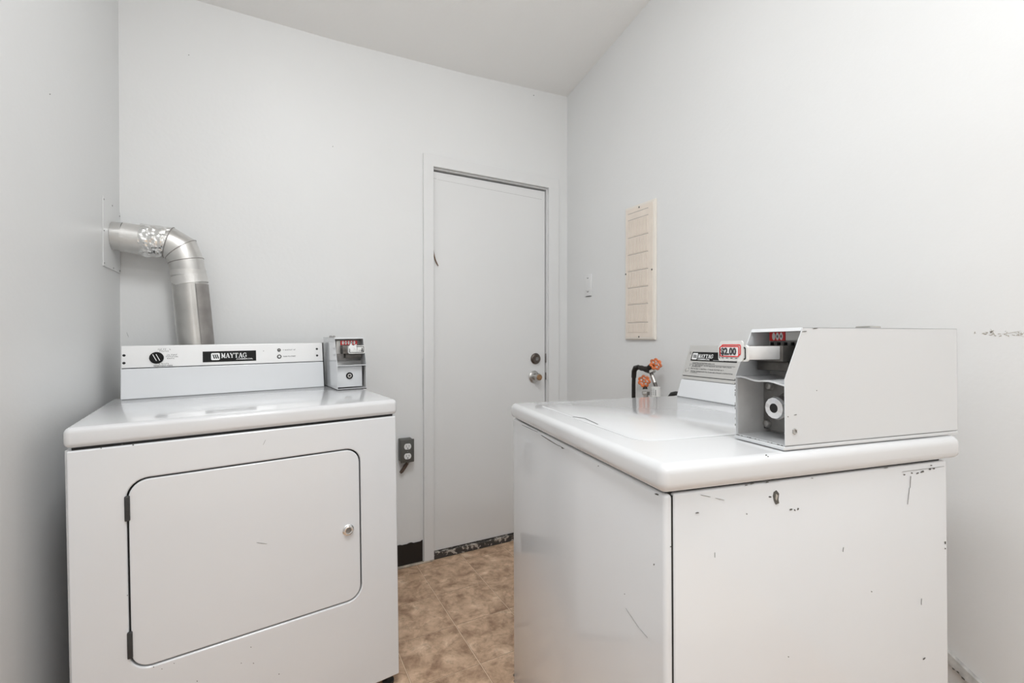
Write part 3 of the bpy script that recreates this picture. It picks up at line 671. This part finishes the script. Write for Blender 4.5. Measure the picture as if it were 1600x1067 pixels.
# black nameplate bar
Tb = WT(.704, 1.024, .0014)
bar = link('nameplate', MB().prism([Vector((0,0,0)), Vector((.202,0,0)), Vector((.202,.0305,0)), Vector((0,.0305,0))], (0,0,.001), Tb), 'black_gloss', washer)
q = MB().prism([Vector((x, y, .0011)) for x, y in rrect(.005, .029, .004, .0265, .003, 3)], (0,0,.0005), Tb); link('emblem', q, 'white_ink', bar)
q = MB()
for k in range(3):
    x0 = .009 + .0055*k; q.prism([Vector(p) for p in ((x0, .021, .0017), (x0+.0032, .021, .0017), (x0+.007, .009, .0017), (x0+.0035, .009, .0017))], (0,0,.0003), Tb)
link('emblem_stripes', q, 'black_gloss', bar)
q = MB(); slab_letters(q, 'MAYTAG', .068, .0135, Tb @ Matrix.Translation((.033, .0095, .0011))); text_mb(q, 'COMMERCIAL', .006, Tb @ Matrix.Translation((.033, .0032, .0009)), .0001, 1.5)
glyph_line(q, .155, .0035, .04, .004, Tb @ Matrix.Translation((0,0,.0011)), 5)
stroke(q, (.105, .0035), (.150, .0035), .0008, Tb @ Matrix.Translation((0,0,.0011)))
link('lettering', q, 'white_ink', bar)
q = MB()
for v, z, ln, h_, sd in ((.690, 1.0145, .100, .0042, 21), (.690, 1.0075, .052, .0035, 22), (.634, 1.0068, .118, .0033, 23), (.690, 1.0035, .046, .0033, 24), (.692, .9965, .150, .0036, 25), (.690, .9880, .186, .0036, 26), (.690, .9838, .036, .0033, 27)):
    glyph_line(q, 0, 0, ln, h_, WT(v, z, .0013), sd)
for v, z, ln, wd in ((.704, 1.0125, .200, .0009),): stroke(q, (0, 0), (ln, -.001), wd, WT(v, z, .0013), .0003)
for v, z in ((.702, 1.008), (.703, .998), (.704, .989)): stroke(q, (0, 0), (.002, 0), .003, WT(v, z, .0013), .0003)
link('printed_text', q, 'ink', lbl)['kind'] = 'stuff'
for v, z in ((.713, 1.050), (.713, .991)):
    link('screw', MB().lathe([(.001, 0), (.0055, 0), (.0045, .002), (.001, .003)], 14, WT(v, z, .0012)), 'steel', washer, smooth=True)
# coin box
T = Matrix.Translation((.220, .107, .911)) @ Matrix.Rotation(-PI/2, 4, 'Z')
cbx = coin_box(washer, T, .198, .437, .111, (.010, .071, .143, .166, -.040), (.013, .046, .176, .192), 3, True)
# wear on the enamel
o1 = WM @ Vector((0, 0, .5)); n1 = WM.to_3x3() @ Vector((0, -1, 0))
near = [[(1209, 769), (1213, 766), (1217, 771), (1216, 780), (1217, 786), (1212, 788), (1209, 781), (1208, 775)], (1203, 776, 2, 1.2, 10), (1236, 796, 3.4, 1.4, -20), (1242, 797, 2, .8, 60), (1247, 795, 1.2, 2.2, 30), (1269, 747, 1.6, .8, 0), (1199, 753, 2.2, 1, -10), (1175, 755.5, 4, .8, -12), (1166, 758, 3, .7, -10), (1090, 801, 3, .9, -8), (1167, 803, .8, .9, 0), (1413, 741.5, 1.4, 1, 0), (1425, 739, 1.6, 1.6, 30), (1434, 739, 2.4, 1.2, -20), (1441, 737, 3, 1.3, -20), (1453, 733, 1.6, 1.6, 0), (1459, 732, 1.6, 1.0, 0), (1455, 727, 1.4, .7, 0), (1477, 848, .9, 2.8, 0), (1477, 857, .8, 1.4, 0), (1444, 1029, 2.4, .8, -45), (1362, 924, .7, .7, 0), (1384, 731, 4, .5, -8), (1232, 1026, .6, .8, 0)]
pch(washer, near, o1, n1, WMi)
pch(washer, [[(1212, 771), (1215, 774), (1213, 782), (1211, 779)]], o1, n1, WMi, 'bare_metal', 'scuff')
pch(washer, [line(1095, 773, 1110, 776, .9), line(1118, 778, 1132, 781, .9), line(1423, 744, 1422, 762, .8), line(1421, 762, 1418, 788, .6), line(1318, 855, 1317, 862, .8), line(1117, 863, 1117, 871, .6), line(1440, 935, 1439.5, 945, .6), line(1181, 751, 1218, 751, .7), line(1410, 737, 1475, 728.5, .5)], o1, n1, WMi, 'scratches', 'scratch')
o2 = WM @ Vector((-.016, 0, .5)); n2 = WM.to_3x3() @ Vector((-1, 0, 0))
pch(washer, [line(816, 664, 840, 675, .9), line(846, 680, 874, 697, 2.2), line(874, 696, 882, 701, 1.4), (879, 700, 2, .9, 30), (935, 728, 1, .8, 0), (1026, 772, 4, 1.2, 20), (1022, 882, .7, 1.4, 0), (1048, 854, .7, .9, 0), (803, 1055, .7, 2, 0), (803, 1064, .6, .8, 0), (976, 928, .6, .6, 0)], o2, n2, WMi)
pch(washer, [line(978, 950, 998, 980, .8), line(998, 980, 1012, 996, .8)], o2, n2, WMi, 'scratches', 'scratch')
o3 = WM @ Vector((.3, -.0102, .88)); pch(washer, [(1197, 711, 1.5, 1, 0), (1200, 713, .9, .9, 0)], o3, n1, WMi)
o5 = WM @ Vector((.22, 0, 1)); pch(cbx, [(1231, 651, .8, .8, 0), (1243, 648, 2.4, .5, -10), (1256, 518, 4, .7, -5), (1274, 613-100, 5, .7, -6), (1276, 610, .6, .6, 0)], WM @ Vector((0, -.0002, 1)), n1, WMi)
e = [(.2196, .107-.0009, z) for z in ()]
ce = MB()
for k in range(22):
    z = random.uniform(.913, 1.018); ce.box(.2192, .2198, .1062, .1072, z, z+random.uniform(.0005, .003))
for k in range(16):
    x = random.uniform(.004, .104); ce.box(.2193, .2197, .107-x, .107-x+random.uniform(.001, .004), .911, .9122)
ob = link('edge_chips', ce, 'chip_grey', cbx); ob['kind'] = 'stuff'

# ================================================================== WALL ITEMS
# cream louvred grille on the right wall
gx = XR-.014
grille = tag(empty('wall_grille', (XR, 1.544, 1.396)), 'tall cream slotted metal grille screwed to the right wall above the water valves', 'grille')
grille['origin'] = [XR, 1.544, 1.396]
Y0, Y1, Z0, Z1 = 1.458, 1.640, 1.088, 1.702
link('frame', MB().prism([(XR-.0005, Y0-.004, Z0-.004), (XR-.0005, Y1+.004, Z0-.004), (XR-.0005, Y1+.004, Z1+.004), (XR-.0005, Y0-.004, Z1+.004)], (-.010, 0, 0)).box(gx, XR-.010, Y0, Y1, Z0, Z1), 'frame_cream', grille, bevel=.003)
link('face', MB().box(gx-.0012, gx+.001, Y0+.008, Y1-.006, Z0+.008, Z1-.008), 'grille_cream', grille)
rows_z = [1.673, 1.643, 1.560, 1.480, 1.403, 1.325, 1.247, 1.163, 1.118]
rib = []; ny = 13; ya, yb = Y0+.034, Y1-.018
for a, b in zip(rows_z[1:-1], rows_z[2:]):
    zt, zb_ = a-.004, b+.004
    if b == rows_z[-1]: zb_ = b
    for k in range(ny):
        y = ya + (yb-ya)*(k+.5)/ny
        rib.append((y, zb_, zt))
r0 = {}
for y, a, b in rib:
    key = round(b-a, 4)
    if key not in r0:
        r0[key] = link('rib', MB().box(gx-.0036, gx-.001, y-.0034, y+.0034, a, b), 'grille_cream', grille, bevel=.001, seg=1); r0[key]['yz'] = [y, a]
    else:
        c = r0[key].copy(); S.collection.objects.link(c); c.location = r0[key].location + Vector((0, y-r0[key]['yz'][0], a-r0[key]['yz'][1]))
slm = MB()
for z in rows_z[:-1]:
    for k in range(ny):
        y = ya + (yb-ya)*(k+.5)/ny; slm.box(gx-.0016, gx-.0011, y-.0036, y+.0024, z-.0010, z+.0011)
link('slots', slm, 'ink_soft', grille)
for y, z in ((1.549, 1.690), (Y1-.004, 1.395), (Y0+.012, 1.395), (1.549, 1.098)):
    link('screw', MB().lathe([(.001, 0), (.0042, 0), (.003, .0015), (.001, .0018)], 12, ZT((gx-.0012, y, z), (-1,0,0))), 'chip_grey', grille, smooth=True)
# light switch
sw = tag(empty('light_switch', (XR, 1.94, 1.374)), 'small white wall switch plate on right wall beside the door casing', 'switch')
sw['origin'] = [XR, 1.94, 1.374]
pl = link('plate', MB().rbox(XR-.006, XR, 1.908, 1.966, 1.316, 1.432, .002, 2), 'wall_paint', sw, smooth=True)
link('rocker', MB().prism([(XR-.006, 1.922, 1.345), (XR-.006, 1.952, 1.345), (XR-.006, 1.952, 1.404), (XR-.006, 1.922, 1.404)], (-.004, 0, 0)), 'door_paint', sw, bevel=.001)
for z in (1.412, 1.339): link('screw', MB().box(XR-.0072, XR-.0058, 1.932, 1.944, z-.0015, z+.0015), 'ink_soft', sw)
link('plate_gap', MB().box(XR-.0062, XR-.001, 1.912, 1.954, 1.3145, 1.3175), 'ink_soft', sw)
# outlet box on the back wall
ot = tag(empty('electrical_outlet', (.57, YB, .565)), 'grey surface-mounted duplex outlet box with white sockets beside the door casing', 'outlet')
ot['origin'] = [.57, YB, .565]
link('junction_box', MB().rbox(.533, .592, YB-.045, YB-.0005, .514, .618, .004, 3), 'outlet_grey', ot, smooth=True)
cv = link('cover_plate', MB().rbox(.532, .596, YB-.052, YB-.0452, .511, .619, .003, 3), 'outlet_grey', ot, smooth=True)
cv['label'] = 'worn grey steel cover'
for z in (.586, .541):
    r_ = .0165; pts = [(.5645+r_*math.cos(2*PI*i/28), z+max(-.0135, min(.0135, r_*math.sin(2*PI*i/28)))) for i in range(28)]
    so = link('socket', MB().prism([(x, YB-.0518, zz) for x, zz in pts], (0, -.0025, 0)), 'plastic_white', ot)
    sl_ = MB().box(.5575, .5592, YB-.0548, YB-.0542, z-.002, z+.007).box(.5698, .5715, YB-.0548, YB-.0542, z-.001, z+.006)
    sl_.prism([(.5645+.0026*math.cos(2*PI*i/10), YB-.0542, z-.008+.0026*math.sin(2*PI*i/10)) for i in range(10)], (0, -.0006, 0))
    link('contact_slot', sl_, 'black_gap', so)
link('screw', MB().lathe([(.001, 0), (.002, 0), (.0015, .001), (.001, .001)], 8, ZT((.5645, YB-.0522, .5635), (0,-1,0))), 'steel', cv)
cb_ = link('cable_stub', MB().tube([(.574, YB-.022, .520), (.572, YB-.022, .502), (.562, YB-.022, .488), (.545, YB-.020, .464), (.538, YB-.019, .458)], [.006, .007, .0085, .0085, .006], 12), 'cable', ot, smooth=True)
cb_['label'] = 'short dark brown cable stub'
link('cable_clamp', MB().lathe([(.008, 0), (.008, .009), (.006, .011), (.006, .014)], 6, ZT((.573, YB-.022, .500), (.1, 0, 1))), 'dull_metal', ot)

# water pipes and valves by the right wall behind the washer
def PV(x, y, xx=1.43): return on_plane((x, y), (xx, 0, 0), (1, 0, 0))
def handwheel(parent, c, ax, r_):
    T = ZT(c, ax); hub = MB()
    n = 48; vs_o = []
    rim = link('handwheel', MB(), 'orange', parent) if False else None
    pts = [Vector((r_*(.86+.12*math.cos(7*2*PI*i/n))*math.cos(2*PI*i/n), r_*(.86+.12*math.cos(7*2*PI*i/n))*math.sin(2*PI*i/n), 0)) for i in range(n)]
    pts.append(pts[0]); m = MB().tube([T @ p for p in pts], r_*.19, 8, False)
    for k in range(5):
        t = 2*PI*k/5; m.tube([T @ Vector((r_*.2*math.cos(t), r_*.2*math.sin(t), .001)), T @ Vector((r_*.85*math.cos(t), r_*.85*math.sin(t), 0))], r_*.13, 6)
    m.lathe([(.001, -.004), (r_*.38, -.004), (r_*.40, .003), (r_*.3, .006), (.001, .006)], 16, T)
    h = link('handwheel', m, 'orange', parent, smooth=True)
    link('stem_nut', MB().lathe([(.001, .005), (r_*.2, .005), (r_*.18, .009), (.001, .009)], 6, T), 'dull_metal', h)
    return h
wp = tag(empty('water_pipe', PV(991, 590)), 'black iron water pipe elbowing to a valve with upper orange handwheel', 'pipe', 'water supply by the right wall')
wp['origin'] = list(PV(991, 590))
def foot(p, z=.004): return Vector((p.x, p.y, z))
link('riser', MB().tube([foot(PV(990, 600)), PV(989.9, 640), PV(990, 600), PV(990.7, 582), PV(992.5, 575.5), PV(997, 573.2), PV(1003, 574.5)], .0085, 16), 'iron_black', wp, smooth=True)
link('elbow', MB().tube([PV(990.3, 590), PV(990.8, 580), PV(993, 575), PV(998, 573.5)], [.0105, .011, .0115, .0105], 16), 'iron_black', wp, smooth=True)
b1 = PV(1000, 574.5); b2 = PV(1012, 577.5)
link('valve_body', MB().tube([b1, b1.lerp(b2, .25), b1.lerp(b2, .5), b1.lerp(b2, .8), PV(1016, 580)], [.010, .012, .0105, .0135, .011], 16), 'iron_black', wp, smooth=True)
link('bonnet', MB().tube([PV(1011, 577), PV(1017, 572.5), PV(1021, 570)], [.010, .0125, .009], 12), 'iron_black', wp, smooth=True)
handwheel(wp, PV(1024.5, 569), Vector((-.35, -.55, .25)), .0235)
link('outlet_nut', MB().lathe([(.001, 0), (.015, 0), (.0165, .006), (.015, .011), (.001, .011)], 6, ZT(PV(1020, 582), PV(1015.5, 580.5)-PV(1021, 592))), 'steel', wp)
link('hose', MB().tube([PV(1017, 582), PV(1020.5, 591), PV(1025, 604), PV(1027, 612), PV(1028, 640), foot(PV(1028, 640), .15)], .0075, 14), 'dark_metal', wp, smooth=True)
link('hose_fitting', MB().tube([PV(1019, 587), PV(1023, 598)], [.0095, .0085], 14), 'steel', wp, smooth=True)
lv = tag(empty('shutoff_valve', PV(1007, 610, 1.40)), 'shutoff valve with lower orange handwheel facing the camera', 'valve', 'water supply by the right wall')
lv['origin'] = list(PV(1007, 610, 1.40))
handwheel(lv, PV(1006.5, 595.5, 1.40), Vector((-.72, -.68, .1)), .0235)
link('bonnet', MB().tube([PV(1007.5, 603, 1.405), PV(1008, 608, 1.405)], [.008, .0105], 12), 'iron_black', lv, smooth=True)
link('packing_nut', MB().lathe([(.001, 0), (.0165, 0), (.0175, .007), (.0165, .015), (.001, .015)], 6, ZT(PV(1009, 617, 1.405), (0,0,1))), 'steel', lv)
link('valve_body', MB().tube([PV(1009, 612, 1.405), PV(1009, 640, 1.405), foot(PV(1009, 640, 1.405))], .011, 14), 'steel', lv, smooth=True)
sf = tag(empty('hose_collar', PV(1024, 612, 1.415)), 'white labelled plastic collar around the hose between valve and washer', 'fitting', 'water supply by the right wall')
sf['origin'] = list(PV(1024, 612, 1.415))
link('collar', MB().tube([PV(1024.5, 604.5, 1.412), PV(1024.5, 650, 1.412)], .0185, 20), 'card', sf, smooth=True)
q = MB()
for k in range(4): q.tube([PV(1017.4, 608+k*2.6, 1.394), PV(1022.3, 608.2+k*2.6, 1.394)], .0006, 4)
q.tube([PV(1024.4, 609, 1.393), PV(1024.4, 618, 1.393)], .0014, 4)
link('label_print', q, 'ink', sf)
hs = tag(link('drain_hose', MB().tube([Vector((*PV(1046, 640, 1.35).xy, .012)), PV(1046, 640, 1.35), PV(1047, 620, 1.35), PV(1050, 615.8, 1.35), PV(1056, 614.6, 1.35), PV(1066, 615.4, 1.36), PV(1085, 622, 1.37), PV(1090, 660, 1.38)], .008, 12), 'rubber', smooth=True), 'black rubber hose looping behind the washing machine console', 'hose')
# drop helper properties
for o in bpy.data.objects:
    for k in ('origin', 'cx', 'cy', 'yz'):
        if k in o.keys(): del o[k]
